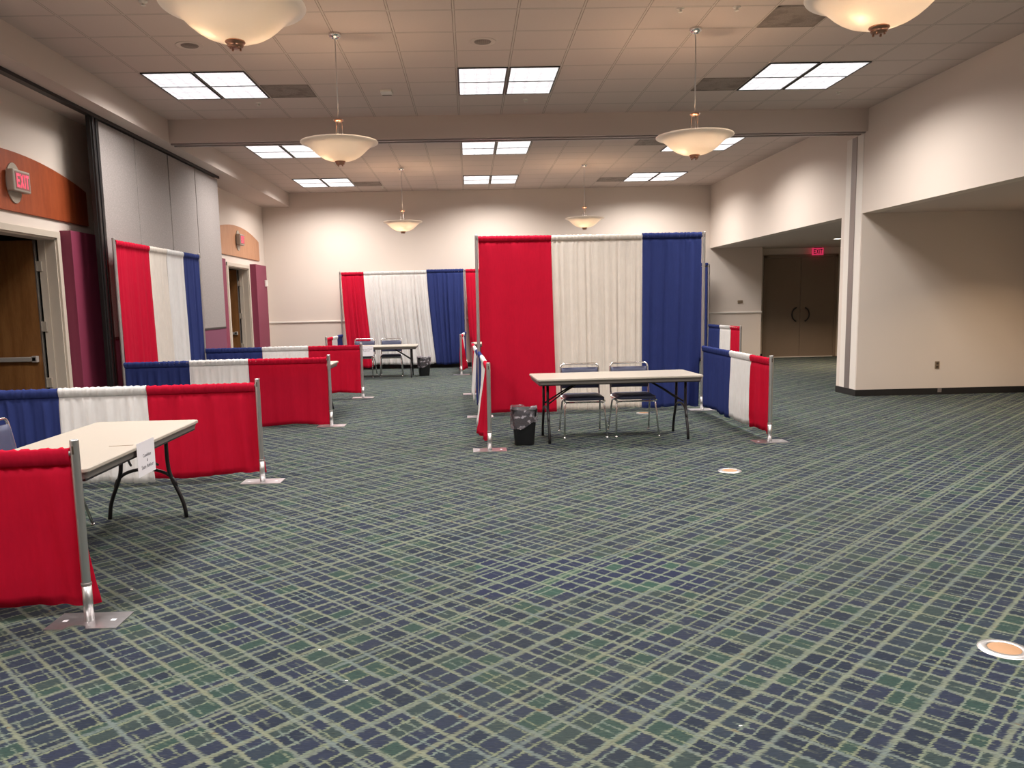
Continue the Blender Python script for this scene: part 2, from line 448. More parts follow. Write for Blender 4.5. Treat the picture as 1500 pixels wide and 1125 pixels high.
# track under the beam, vertical channel on the pillar
bm = bm_new(); add_box(bm, (SX, 12.10, 3.925), (XR - .01, 12.15, 3.945)); add_box(bm, (SX, 12.24, 3.925), (XR - .01, 12.29, 3.945))
struct('trim_1', bm, 'greych', 'metal partition track under the beam', 'track')
bm = bm_new(); add_box(bm, (XR - .015, 12.34, 0.1), (XR, 12.50, 3.92), 0.004)
struct('trim_2', bm, 'greych', 'grey metal channel up the pillar', 'trim')
bm = bm_new()
for y0, y1 in ((12.15, 12.34), (12.50, 12.68)): add_box(bm, (XR - .006, y0, 0.1), (XR, y1, 3.92))
struct('trim_3', bm, 'trimw', 'pale borders beside the grey channel', 'trim')
bm = bm_new(); add_box(bm, (-4.64, 6.0, 3.925), (-4.52, 15.12, 3.945)); add_box(bm, (-4.55, 6.0, 3.905), (-4.52, 15.12, 3.93))
struct('trim_4', bm, 'dark', 'black partition track under the left soffit', 'track')
# chair rails
bm = bm_new(); add_box(bm, (XL, YB - .025, 1.165), (7.24, YB, 1.205), 0.008)
struct('trim_5', bm, 'trimw', 'thin white chair rail on the far wall', 'trim')
bm = bm_new(); add_box(bm, (XL, YB - .012, 0), (7.22, YB, 0.10)); struct('baseboard_far', bm, 'base')
bm = bm_new(); add_box(bm, (7.22, 20.38, 0), (7.50, 20.4, .1)); struct('baseboard_recess', bm, 'base')
bm = bm_new(); add_box(bm, (XR - .012, 12.118, 0), (8.6, 12.13, .10)); add_box(bm, (XR - .012, 12.13, 0), (XR, 12.80, .10))
struct('baseboard_pillar', bm, 'base', 'black rubber base around the pillar', 'baseboard')
bm = bm_new(); add_box(bm, (8.588, Y0, 0), (8.6, 12.118, .10)); struct('baseboard_alcove', bm, 'base')
bm = bm_new()
for a, b in ((Y0, 7.2), (10.75, 16.0), (18.95, YB)): add_box(bm, (XL, a, 0), (XL + .012, b, .10))
struct('baseboard_left', bm, 'base')
# pilasters beside the doors
def pilaster(i, y0, y1, lab):
    bm = bm_new(); add_box(bm, (XL, y0, 0), (-4.813, y1, 2.53), 0.004); struct('trim_%d' % i, bm, 'maroon', lab, 'pilaster')
pilaster(6, 9.98, 10.85, 'maroon painted pilaster right of the near doorway')
pilaster(7, 7.2, 8.08, 'maroon painted pilaster left of the near doorway')
pilaster(8, 18.42, 19.35, 'maroon painted pilaster right of the far doorway')
pilaster(9, 15.30, 16.17, 'maroon painted pilaster left of the far doorway')
# corridor beyond the left doors
bm = bm_new(); add_box(bm, (-7.4, Y0, 0), (-7.3, YB, 3.0)); add_box(bm, (-7.3, Y0, 0), (XL - .2, Y0 + .1, 3.0)); add_box(bm, (-7.3, YB - .1, 0), (XL - .2, YB, 3.0))
struct('wall_corridor', bm, 'dwall', 'dim corridor wall beyond the open doors', 'wall')
bm = bm_new(); add_box(bm, (-7.4, Y0, 3.0), (XL - .2, YB, 3.1)); struct('ceiling_corridor', bm, 'teal')

# doors on the left
def double_door(n, D, near):
    y0, y1, zt = D
    r = bpy.data.objects.new('door_%d' % n, None); COL.objects.link(r); r.location = (XL, (y0 + y1) / 2, 0)
    r['kind'] = 'structure'; r['category'] = 'door'
    r['label'] = 'open wooden double doorway under the %s arched panel' % ('orange-brown' if near else 'pale tan')
    w = (y1 - y0) / 2
    bm = bm_new()
    for s in (-1, 1):
        add_box(bm, (0.0, s * w, 0), (0.025, s * (w + .075), zt + .075), 0.004)
        add_box(bm, (-.2, s * (w - .018), 0), (0.0, s * w, zt))
        add_box(bm, (-.2, s * (w - .035), 0), (-.12, s * (w - .018), zt))
    add_box(bm, (0.0, -w - .075, zt), (0.026, w + .075, zt + .075), 0.004)
    add_box(bm, (-.2, -w, zt - .02), (0.0, w, zt))
    obj('frame', bm, 'frame', r)
    lw = w - 0.03
    for s in (1, -1):
        bm = bm_new(); add_box(bm, (-.235 - lw, s * (w - .075), 0.01), (-.235, s * (w - .03), zt - .025), 0.003)
        lf = obj('door_leaf', bm, 'doorw', r)
        bm = bm_new(); yy = s * (w - .078)
        add_box(bm, (-.237, s * (w - .078), .01), (-.222, s * (w - .026), zt - .025)); obj('edge_strip', bm, 'alu', lf)
        bm = bm_new(); y2 = s * (w - .135)
        add_box(bm, (-.30 - lw + .06, y2, .965), (-.29, y2 - s * -.035, 1.02), 0.006)
        for xx in (-.31, -.27 - lw + .06): add_box(bm, (xx - .03, y2, .955), (xx + .03, s * (w - .075), 1.03), 0.004)
        obj('push_bar', bm, 'bar', lf)
        for hz in (.72, 1.30, 2.12) if False else (.70, 1.38, 2.10):
            bm = bm_new(); add_box(bm, (-.225, s * (w - .060), hz - .06), (-.165, s * (w - .030), hz + .06), 0.003)
            obj('hinge', bm, 'signg', lf)
    return r
double_door(1, D1, True); double_door(2, D2, False)

# brown double doors in the recess
r = bpy.data.objects.new('door_3', None); COL.objects.link(r); r.location = (8.43, 20.4, 0)
r['kind'] = 'structure'; r['category'] = 'door'; r['label'] = 'closed dark taupe double doors with C-shaped pull handles'
bm = bm_new()
for a, b in ((-.95, -.87), (.87, .95)): add_box(bm, (a, -.03, 0), (b, 0.0, 2.58), 0.004)
add_box(bm, (-.95, -.03, 2.53), (.95, 0, 2.60), 0.004); obj('frame', bm, 'taupe', r)
bm = bm_new(); add_box(bm, (-.87, -.03, 0), (.87, -.0, .02)); obj('threshold', bm, 'trimw', r)
for s in (-1, 1):
    bm = bm_new(); add_box(bm, (s * .004, -.022, .02), (s * .868, -.001, 2.525), 0.002); lf = obj('door_leaf', bm, 'taupe', r)
    bm = bm_new(); pts = []
    for i in range(17):
        t = -1.2 + 2.4 * i / 16
        pts.append((s * (.07 + .17 * math.cos(t) - .02), -.07, 1.09 + .185 * math.sin(t)))
    add_tube(bm, pts, .017, 8)
    for q in (pts[1], pts[-2]): add_tube(bm, [q, (q[0], -.02, q[2])], .012, 8)
    obj('pull_handle', bm, 'dark', lf)

# ---------------------------------------------------------------- arched veneer panels
def arch(yc, hw, z0, ze, zp, mat, lab):
    bm = bm_new(); pts = [(-hw, z0), (hw, z0)]
    rise = zp - ze; R = (hw * hw + rise * rise) / (2 * rise)
    for i in range(33):
        y = hw - 2 * hw * i / 32
        pts.append((y, zp - R + math.sqrt(R * R - y * y)))
    add_prism(bm, pts, 0.0, 0.028, 'x')
    bmesh.ops.bevel(bm, geom=[e for e in bm.edges if abs(e.verts[0].co.x - .028) < 1e-5 and abs(e.verts[1].co.x - .028) < 1e-5], offset=.004, segments=1, affect='EDGES')
    return tag(obj('arched_panel', bm, mat, None, (XL + .001, yc, 0)), lab, 'wall panel', 'arched wood panels over the doorways')
arch(9.02, 1.68, 2.645, 3.075, 3.29, 'archw', 'orange-brown arched wood panel above the near left doorway')
arch(17.5, 1.72, 2.64, 3.075, 3.29, 'archl', 'paler tan arched wood panel above the far left doorway')

LET = {'E': [(0, 0, .22, 1), (.22, 0, 1, .18), (.22, .41, .85, .59), (.22, .82, 1, 1)], 'I': [(0, 0, .24, 1)], 'T': [(.38, 0, .62, .82), (0, .82, 1, 1)]}
def exit_letters(bm, hgt, wid, d0, d1, mirror=1):
    """letters in local XZ plane centred on the origin, extruded along y"""
    ws = {'E': 1, 'X': 1.15, 'I': .24, 'T': 1}; gap = .22
    tot = sum(ws.values()) + 3 * gap; k = wid / tot; x = -wid / 2
    for ch in 'EXIT':
        if ch == 'X':
            w = ws['X'] * k; s = .22 * k
            add_prism(bm, [(x, -hgt / 2), (x + s * 1.3, -hgt / 2), (x + w, hgt / 2), (x + w - s * 1.3, hgt / 2)], d0, d1, 'y')
            add_prism(bm, [(x + w - s * 1.3, -hgt / 2), (x + w, -hgt / 2), (x + s * 1.3, hgt / 2), (x, hgt / 2)], d0 + .0002, d1 + .0002, 'y')
        else:
            for a, b, c, d in LET[ch]:
                kk = k * (1 if ch != 'I' else 1)
                add_box(bm, (x + a * kk, d0, -hgt / 2 + b * hgt), (x + c * kk, d1, -hgt / 2 + d * hgt))
        x += (ws[ch] + gap) * k
# signs face +X: local frame rotated so that local -y looks to +X
def exit_sign(y, z, lab):
    t = thing('exit_sign', lab, 'exit sign', (XL + .028, y, z), math.radians(90), 'framed exit signs over the left doorways')
    # local: x -> world y, y -> world -x
    bm = bm_new(); n = 32; pts = [(.145 * math.cos(2 * PI * i / n), .215 * math.sin(2 * PI * i / n) - .015) for i in range(n)]
    add_prism(bm, pts, -.014, 0.0, 'y'); obj('backplate', bm, 'signg', t)
    bm = bm_new(); add_box(bm, (-.165, -.10, -.115), (.165, -.014, .115), 0.012); h = obj('housing', bm, 'signg', t)
    bm = bm_new(); add_box(bm, (-.135, -.104, -.090), (.135, -.100, .090)); obj('face', bm, 'exitface', t)
    bm = bm_new(); exit_letters(bm, .145, .235, -.107, -.104); obj('exit_lettering', bm, 'exitred', t)
exit_sign(9.02, 2.965, 'grey exit sign with pink-red letters on the orange-brown arch')
exit_sign(17.5, 3.0, 'grey exit sign on the paler tan arch over the far doorway')
t = thing('exit_sign', 'small glowing red exit sign hanging over the taupe double doors', 'exit sign', (8.80, 20.28, 2.66))
bm = bm_new(); add_box(bm, (-.14, -.02, -.09), (.14, .02, .09), .004); obj('sign_panel', bm, 'exitpink', t)
bm = bm_new(); exit_letters(bm, .12, .22, -.024, -.0202); obj('exit_lettering', bm, 'exitface', t)
bm = bm_new(); add_box(bm, (-.10, -.02, .09), (.10, .02, .104)); obj('mount', bm, 'dark', t)

# ---------------------------------------------------------------- folded operable partition on the left
ye = [10.37, 11.44, 12.67, 13.88, 15.10]
labs = ['grey fabric partition panel next to the black post', 'grey partition panel ending at the dark wide seam, second from the black post',
        'grey partition panel just beyond the dark wide seam', 'grey partition panel at the far end, nearest the tan-arched doorway']
for i in range(4):
    g = 0.016 if i in (1, 2) else 0.006
    t = thing('partition_panel', labs[i], 'partition panel', (-4.60, (ye[i] + ye[i + 1]) / 2, 0), 0, 'grey folding partition panels')
    w = (ye[i + 1] - ye[i]) / 2 - g; 
    bm = bm_new(); add_box(bm, (-.04, -w, 1.215), (.045, w, 3.895), 0.006); obj('upper_face', bm, 'part', t)
    bm = bm_new(); add_box(bm, (-.04, -w, .02), (.042, w, 1.185), 0.004); obj('lower_face', bm, 'maroonf', t)
    bm = bm_new(); add_box(bm, (-.03, -w - g, .0), (.03, w + g, 3.90)); add_box(bm, (-.042, -w, 1.185), (.049, w, 1.215), .003); obj('trim_band', bm, 'dark', t)
bm = bm_new(); add_box(bm, (-4.615, 10.17, 0), (-4.56, 10.36, 3.92), .006); add_box(bm, (-4.60, 10.18, 0), (-4.535, 10.235, 3.92), .006); add_box(bm, (-4.60, 10.29, 0), (-4.545, 10.35, 3.92), .006)
for z in (0.55, .9, 1.2): add_tube(bm, [(-4.54, 10.21, z), (-4.528, 10.21, z)], .008, 8)
tag(obj('partition_post', bm, 'black'), 'tall black metal post at the near edge of the grey partition', 'post')

# ---------------------------------------------------------------- ceiling fixtures
GX, GY, TS = -0.0889, 9.682, 0.6096
bar_done = {}
def troffer_proto():
    t = thing('ceiling_light', 'x', 'ceiling light')
    w, l = TS / 2 - .012, TS - .012
    bm = bm_new()
    for s in (-1, 1):
        add_box(bm, (s * w, -l, -.012), (s * (w - .016), l, 0)); add_box(bm, (-w, s * l, -.012), (w, s * (l - .016), 0))
    add_box(bm, (-w, -.010, -.012), (w, .010, 0)); obj('frame', bm, 'black', t)
    for s in (-1, 1):
        bm = bm_new(); add_box(bm, (-w + .016, s * .010, -.007), (w - .016, s * (l - .016), -.001)); obj('diffuser', bm, 'diff', t)
        ld = bpy.data.lights.new('lamp', 'AREA'); ld.shape = 'RECTANGLE'; ld.size = .54; ld.size_y = .54
        ld.energy = TROFFER_W; ld.color = TROFFER_COL; ld.spread = math.radians(150)
        lo = bpy.data.objects.new('lamp', ld); COL.objects.link(lo); lo.parent = t; lo.location = (0, s * .30, -.012)
    return t
proto = troffer_proto(); first = True
side = {-6: 'left', 0: 'middle', 6: 'right'}
for j, rowname in ((0, 'before the drop beam'), (7, 'just beyond the drop beam'), (13, 'farthest away'), (-7, 'above the near floor'), (-14, 'behind the viewer'), ):
    for i in (-6, 0, 6):
        for q in (0, 1):
            lab = '%s half of the %s pair of fluorescent panels %s' % (('left', 'right')[q], side[i], rowname)
            loc = (GX + TS * (i + q + .5), GY + TS * (j + 1), CZ)
            if first:
                proto.location = loc; proto['label'] = lab; proto['group'] = 'fluorescent ceiling panels'; first = False
            else: dup(proto, loc, 0, lab, 'fluorescent ceiling panels')

# pendants
def pendant_proto():
    t = thing('pendant_lamp', 'x', 'pendant lamp')     # origin: ceiling point
    z = lambda a: a - CZ
    bm = bm_new(); add_lathe(bm, [(0, 0), (.062, 0), (.066, -.012), (.055, -.035), (.03, -.05), (.012, -.056), (0, -.056)], seg=24); obj('canopy', bm, 'chrome', t)
    bm = bm_new(); add_tube(bm, [(0, 0, -.05), (0, 0, z(3.43))], .006, 8); obj('stem', bm, 'alu', t)
    bm = bm_new(); add_lathe(bm, [(0, z(3.437)), (.035, z(3.435)), (.05, z(3.428)), (.05, z(3.418)), (.03, z(3.408)), (0, z(3.405))], seg=20); obj('coupling', bm, 'copper', t)
    for k in range(3):
        a = 2 * PI * k / 3 + .4
        bm = bm_new(); add_tube(bm, [(.035 * math.cos(a), .035 * math.sin(a), z(3.41)), (.045 * math.cos(a), .045 * math.sin(a), z(3.04))], .0035, 6); obj('hanging_rod', bm, 'chrome', t)
    prof = [(.394, 3.204), (.390, 3.198), (.365, 3.191), (.335, 3.178), (.305, 3.158), (.275, 3.131), (.245, 3.102), (.210, 3.074), (.170, 3.050), (.125, 3.032), (.08, 3.022), (.04, 3.017), (.0, 3.016)]
    prof = [(r, zz - CZ) for r, zz in prof]; inner = [(max(r - .003, 0), zz + .007) for r, zz in prof][::-1]
    bm = bm_new(); add_lathe(bm, prof + inner, seg=64); 
    bmesh.ops.remove_doubles(bm, verts=bm.verts[:], dist=1e-5); obj('shade', bm, 'bowl', t)
    bm = bm_new(); add_lathe(bm, [(0, z(3.022)), (.052, z(3.020)), (.056, z(3.012)), (.050, z(3.006)), (.040, z(3.0)), (.046, z(2.994)), (.038, z(2.985)), (0, z(2.983))], seg=20)
    for k in range(4):
        a = PI / 4 + k * PI / 2; add_tube(bm, [(.03 * math.cos(a), .03 * math.sin(a), z(2.99)), (.03 * math.cos(a), .03 * math.sin(a), z(2.972))], .006, 6)
    obj('finial', bm, 'copper', t)
    for k in range(2):
        dx, dy = ((-.12, -.05), (.10, .05))[k]
        bm = bm_new(); add_lathe(bm, [(0, .035), (.02, .03), (.026, 0), (.018, -.03), (0, -.034)], (dx, dy, z(3.125)), 12); obj('bulb', bm, 'bulb', t)
        ld = bpy.data.lights.new('lamp', 'POINT'); ld.energy = PENDANT_W * (1.5 if k == 0 else .5); ld.color = PENDANT_COL; ld.shadow_soft_size = .03
        lo = bpy.data.objects.new('lamp', ld); COL.objects.link(lo); lo.parent = t; lo.location = (dx, dy, z(3.085 if k == 0 else 3.10))
    return t
pp = pendant_proto(); first = True
for x, y, lab in ((-1.265, 4.68, 'large frosted glass bowl pendant nearest on the left, cut by the top edge'), (2.30, 4.60, 'large frosted glass bowl pendant nearest on the right, cut by the top edge'),
                  (-1.29, 8.46, 'glass bowl pendant hanging left in front of the drop beam'), (2.355, 8.46, 'glass bowl pendant hanging right in front of the drop beam'),
                  (-1.31, 16.5, 'distant glass bowl pendant above the far red and white backdrop'), (2.36, 16.45, 'distant glass bowl pendant above the centre white drape')):
    if first: pp.location = (x, y, CZ); pp['label'] = lab; pp['group'] = 'glass bowl pendant lamps'; first = False
    else: dup(pp, (x, y, CZ), (0.9 if y > 16 else 0.0), lab, 'glass bowl pendant lamps')

# vents
def vent(i, j, lab):
    t = thing('ceiling_vent', lab, 'air vent', (GX + TS * (i + .5), GY + TS * (j + .5), CZ), 0, 'perforated square ceiling vents')
    w = TS / 2 - .012
    bm = bm_new(); add_box(bm, (-w + .02, -w + .02, -.005), (w - .02, w - .02, 0)); obj('perforated_plate', bm, 'vent', t)
    bm = bm_new()
    for s in (-1, 1): add_box(bm, (s * w, -w, -.007), (s * (w - .02), w, 0)); add_box(bm, (-w, s * w, -.007), (w, s * (w - .02), 0))
    obj('frame', bm, 'vent', t)
vent(-4, 1, 'stained perforated vent right of the left lights before the beam')
vent(5, 1, 'grey perforated vent left of the right lights before the beam')
vent(5, -3, 'grey perforated vent left of the near right pendant')
vent(-4, 14, 'perforated vent right of the farthest left lights')
vent(5, 14, 'perforated vent left of the farthest right lights')
vent(5, 7, 'perforated vent just beyond the beam, beside the right pendant bowl')
def speaker(x, y, lab):
    t = thing('ceiling_speaker', lab, 'ceiling speaker', (x, y, CZ), 0, 'round ceiling speakers')
    bm = bm_new(); add_lathe(bm, [(0, -.002), (.135, -.002), (.142, -.006), (.142, 0)], seg=40); obj('trim_ring', bm, 'soffit', t)
    bm = bm_new(); add_lathe(bm, [(0, -.007), (.085, -.006), (.09, -.002)], seg=32); obj('grille', bm, 'vent', t)
speaker(.20, 8.78, 'round ceiling speaker above the middle lights')
speaker(-2.84, 8.76, 'round ceiling speaker beside the near left pendant bowl')
t = thing('smoke_detector', 'small boxy detector on the ceiling between left and middle lights', 'detector', (-1.0, 10.66, CZ))
bm = bm_new(); add_box(bm, (-.075, -.09, -.03), (.075, .09, 0), .008); obj('body', bm, 'offw', t)
bm = bm_new(); add_box(bm, (-.06, .075, -.035), (.06, .088, -.03)); obj('slot', bm, 'socket', t)
def sprinkler(x, y, lab, z=CZ):
    bm = bm_new(); add_lathe(bm, [(0, 0), (.038, 0), (.036, -.006), (.014, -.010), (.012, -.028), (.022, -.031), (.022, -.034), (0, -.034)], (0, 0, 0), 16)
    tag(obj('sprinkler_head', bm, 'offw', None, (x, y, z)), lab, 'sprinkler', 'ceiling sprinkler heads')
sprinkler(2.05, 7.9, 'small sprinkler above the right beam pendant, left one of two')
sprinkler(2.58, 7.88, 'small sprinkler above the right beam pendant, right one of two')
sprinkler(-2.83, 7.54, 'small sprinkler left of the near left pendant bowl')
sprinkler(.82, 11.2, 'small sprinkler behind the middle lights by the beam')
sprinkler(5.02, 11.06, 'small sprinkler behind the right lights by the beam')
sprinkler(-2.76, 11.17, 'small sprinkler behind the left lights by the beam')
sprinkler(-1.95, 19.0, 'tiny sprinkler near the far wall ceiling edge')
sprinkler(7.2, 9.6, 'small sprinkler on the lower near alcove ceiling', BH)
# alcove downlights: the first is real, the rest are unseen and added for light
def downlight(x, y, lab, w):
    t = thing('downlight', lab, 'downlight', (x, y, BH), 0, 'recessed alcove downlights')
    bm = bm_new(); add_lathe(bm, [(.095, 0), (.095, -.006), (.080, -.006), (.078, 0)], seg=28); obj('trim_ring', bm, 'offw', t)
    bm = bm_new(); add_lathe(bm, [(0, -.003), (.079, -.003), (.079, 0)], seg=28); obj('lens', bm, 'downl', t)
    ld = bpy.data.lights.new('lamp', 'AREA'); ld.shape = 'DISK'; ld.size = .14; ld.energy = w; ld.color = (1.0, .74, .48); ld.spread = math.radians(120)
    lo = bpy.data.objects.new('lamp', ld); COL.objects.link(lo); lo.parent = t; lo.location = (0, 0, -.008)
downlight(7.97, 17.4, 'small lit downlight in the far alcove ceiling beside the pillar', DOWN_W * 1.4)
downlight(9.6, 17.2, 'added downlight hidden behind the pillar, brightening the far alcove', DOWN_W * 1.6)  # unseen lamp added to brighten the taupe double doors
downlight(7.75, 10.35, 'added warm downlight out of view, washing the near alcove end wall', DOWN_W * .8)  # unseen lamp added for a warm wash on the end wall
downlight(7.6, 7.0, 'added warm downlight out of view midway along the near alcove ceiling', DOWN_W)  # unseen lamp added to warm and brighten the near alcove
downlight(7.6, 3.6, 'added warm downlight out of view in the alcove beside the viewer', DOWN_W)  # another unseen lamp, added for the near alcove's warm light

# ---------------------------------------------------------------- pipe and drape
def upright(x, y, h, lab, rz=0.0, tall=False, plate=True, notch=False):
    t = thing('upright_pole', lab, 'pole', (x, y, 0), rz, 'aluminium drape uprights')
    r = .0215
    bm = bm_new(); add_tube(bm, [(0, 0, .006), (0, 0, .20)], .0235, 16); add_tube(bm, [(0, 0, .19), (0, 0, h - .004)], r, 16, cap=False)
    add_lathe(bm, [(r, h - .004), (r - .002, h), (r - .006, h), (r - .006, h - .03), (0, h - .03)], seg=16)
    obj('pole', bm, 'alu', t)
    bm = bm_new(); add_box(bm, (-.004, -r - .0012, h - .07), (.004, -r + .002, h - .03)); obj('hook_slot', bm, 'socket', t)
    bm = bm_new(); add_lathe(bm, [(.0235, .19), (.0255, .192), (.0255, .205), (.0235, .207)], seg=16); obj('collar', bm, 'greych', t)
    if plate:
        bm = bm_new(); pts = [(-.178, -.105)]
        if notch:
            for i in range(9): a = PI - PI * i / 8; pts.append((-.03 + .055 * math.cos(a), -.105 + .05 * math.sin(a)))
        pts += [(.178, -.105), (.178, .105), (-.178, .105)]
        add_prism(bm, pts, 0, .007); bp = obj('base_plate', bm, 'plate', t)
        bm = bm_new()
        for a in (-.12, .12): add_box(bm, (a - .012, -.012, .0069), (a + .012, .012, .0078))
        obj('slot', bm, 'paper', bp)
    return t

def crossbar(a, b, z, lab):
    bm = bm_new(); a = Vector((a[0], a[1], z)); b = Vector((b[0], b[1], z)); d = (b - a).normalized() * .018
    add_tube(bm, [a + d, b - d], .013, 10)
    return tag(obj('crossbar', bm, 'alu'), lab, 'rail', 'aluminium crossbars')

def drape(color, a, b, zt, zb, lab, folds=5, amp=.02, sa=(0, 0), sb=(0, 0), seed=0, pocket=.075, group=None, bow=0.0, spread=0.0, wavy=.012):
    """sheet hung on a bar from plan point a to b; sa/sb shift the lower corners."""
    rnd = random.Random(seed); a = Vector((a[0], a[1])); b = Vector((b[0], b[1])); d = b - a; L = d.length; t = d / L; n = Vector((-t.y, t.x))
    gap = .002; NU = max(40, int(L * 90)); ph = [rnd.uniform(0, 6.28) for _ in range(8)]
    def fold(s, v):
        w = s * folds * 2 * PI
        f = math.sin(w + ph[0] + 1.3 * math.sin(w * .31 + ph[1])) + .45 * math.sin(w * 1.87 + ph[2] + .9 * math.sin(w * .23 + ph[3])) + .25 * math.sin(w * 3.1 + ph[4] + v * 1.5)
        big = .8 * math.sin(s * 2 * PI * .9 + ph[5])
        return f * amp * (.35 + .65 * min(1, v * 2.2)) + big * amp * v * 1.2
    rows = []   # (z, offset base, fold weight, v)
    r = .021
    zs = zt - pocket
    rows += [(zs, -.004, 0), (zs + .006, -.010, 0), (zt - r * 1.4, -r * .95, 0), (zt - r * .4, -r * .72, 0), (zt, 0, 0), (zt - r * .4, r * .72, 0), (zt - r * 1.4, r * .95, 0), (zs + .006, .012, 0), (zs, .004, 0)]
    NV = max(10, int((zs - zb) / .055)); hem = .085
    body = []
    for i in range(1, NV + 1):
        z = zs + (zb - zs) * i / NV; body.append((z, 0.0 if z > zb + hem else .005, 1))
    rows += body
    bm = bm_new(); vs = []
    for k, (z, off, fw) in enumerate(rows):
        line = []
        v = max(0.0, (zs - z) / (zs - zb)) if k >= 9 else 0.0
        for i in range(NU + 1):
            s = i / NU
            p = a + t * (gap + s * (L - 2 * gap))
            A = Vector(sa) * v ** 1.3; B = Vector(sb) * v ** 1.3
            p = p + A * (1 - s) + B * s
            o = off; zz = z
            rip = .0035 * math.sin(s * L * 95 + ph[6] + 2 * math.sin(s * L * 21)) + .002 * math.sin(s * L * 203 + ph[7])
            if k < 9:
                o += rip * (1.0 if 0 < k < 8 else .5) * (1 if off >= 0 else -1); zz += rip * (.8 if 2 <= k <= 6 else .2)
            else:
                o += fold(s, v) + rip * .5 * max(0, 1 - v * 5) + bow * v * math.sin(PI * s)
                if v > .5: zz += wavy * (v - .5) * 2 * math.sin(s * 2 * PI * 1.1 + ph[2]) + .35 * abs(fold(s, v)) * v
            q = p + n * o; line.append(bm.verts.new((q.x, q.y, zz)))
        vs.append(line)
    for k in range(len(vs) - 1):
        for i in range(NU):
            f = bm.faces.new((vs[k][i], vs[k][i + 1], vs[k + 1][i + 1], vs[k + 1][i])); f.smooth = True
    o = obj('drape', bm, color)
    m = o.modifiers.new('thickness', 'SOLIDIFY'); m.thickness = .0014; m.offset = 0
    return tag(o, lab, 'drape', group)

def lerp(a, b, t): return (a[0] + (b[0] - a[0]) * t, a[1] + (b[1] - a[1]) * t)

# --- left rail 1 (nearest)
P1, Q1 = (-1.952, 3.90), (-4.47, 3.66)
upright(*P1, .93, 'nearest silver pole with slotted base plate, bottom left', notch=True)
upright(*Q1, .93, 'silver pole at the wall end of the nearest rail')
crossbar(P1, Q1, .862, 'crossbar of the nearest left rail')
g = 'low red, white and blue drapes of the left booths'
f1 = lerp(P1, Q1, .36); f2 = lerp(P1, Q1, .66)
drape('red', f1, (P1[0] - .022, P1[1]), .890, .075, 'red drape on the nearest low rail in the bottom left corner', 3, .012, sb=(.055, .07), seed=1, group=g, pocket=.085)
drape('white', f2, f1, .890, .075, 'white drape on the nearest low rail beyond the left edge', 4, .012, seed=2, group=g)
drape('blue', Q1, f2, .890, .075, 'blue drape on the nearest low rail beyond the left edge', 4, .012, seed=3, group=g)
# --- left rail 2
P2, Q2 = (-1.893, 7.07), (-4.47, 6.84)
upright(*P2, .93, 'silver pole at the aisle end of the rail behind the near table')
upright(*Q2, .93, 'silver pole at the wall end of the rail behind the near table')
crossbar(P2, Q2, .868, 'crossbar of the rail behind the near table')
f1 = (-2.83, 6.98); f2 = (-3.56, 6.92)
drape('red', f1, (P2[0] - .022, P2[1]), .897, .07, 'wide red low drape behind the near left table', 4, .011, sa=(-.04, 0), sb=(.05, .04), seed=4, group=g, pocket=.08)
drape('white', f2, f1, .900, .05, 'white low drape behind the near left table', 6, .012, sa=(-.02, -.02), sb=(.02, 0), seed=5, group=g, pocket=.08)
drape('blue', Q2, f2, .897, .07, 'blue low drape at the left edge beside the near table', 7, .016, seed=6, group=g, pocket=.08)
# --- left rail 3
P3, Q3 = (-1.838, 10.35), (-4.42, 10.24)
upright(*P3, .93, 'silver pole at the aisle end of the third low rail from the camera')
crossbar(P3, Q3, .870, 'crossbar of the third low rail')
f1 = (-2.86, 10.31); f2 = (-3.60, 10.28)
drape('red', f1, (P3[0] - .022, P3[1]), .900, .03, 'large flat red drape of the third low rail, mid left', 3, .006, sa=(.03, 0), seed=7, group=g)
drape('white', f2, f1, .903, .04, 'white drape of the third low rail, before the left backdrop', 5, .012, seed=8, group=g)
drape('blue', Q3, f2, .897, .07, 'blue drape of the third low rail, meeting the left backdrop', 6, .016, seed=9, group=g)
# --- left rail 4
P4, Q4 = (-1.842, 13.49), (-4.40, 13.38)
upright(*P4, .93, 'silver pole at the aisle end of the fourth, farthest low rail on the left')
crossbar(P4, Q4, .868, 'crossbar of the fourth low rail')
f1 = (-2.72, 13.45); f2 = (-3.48, 13.42)
drape('red', f1, (P4[0] - .022, P4[1]), .895, .085, 'red drape of the fourth low rail, left of the far booth', 3, .012, seed=10, group=g)
drape('white', f2, f1, .900, .085, 'white drape of the fourth low rail', 5, .010, seed=11, group=g)
drape('blue', Q4, f2, .897, .085, 'blue drape of the fourth low rail, beyond the left backdrop', 6, .012, seed=12, group=g)
# --- left backdrop
LA, LB = (-4.42, 10.24), (-4.42, 13.40)
upright(*LA, 2.45, 'tall silver pole at the near end of the left backdrop', PI / 2)
upright(*LB, 2.45, 'tall silver pole at the far end of the left backdrop', PI / 2)
crossbar(LA, LB, 2.40, 'crossbar of the left backdrop')
g2 = 'tall drapes of the left backdrop'
drape('red', (-4.42, 11.32), (-4.42, 10.27), 2.43, .04, 'tall red drape of the left backdrop against the grey partition', 4, .013, sb=(0, .02), sa=(0, .05), seed=13, group=g2)
drape('cream', (-4.42, 11.98), (-4.42, 11.32), 2.43, .04, 'cream drape of the left backdrop beside the red one', 4, .012, sa=(0, .03), sb=(0, .05), seed=14, group=g2)
drape('white', (-4.42, 12.66), (-4.42, 11.98), 2.43, .04, 'bright white drape of the left backdrop beside the blue one', 3, .012, sa=(0, .05), sb=(0, .03), seed=15, group=g2)
drape('blue', (-4.42, 13.37), (-4.42, 12.66), 2.43, .04, 'tall blue drape of the left backdrop', 4, .014, sb=(0, .05), seed=16, group=g2)
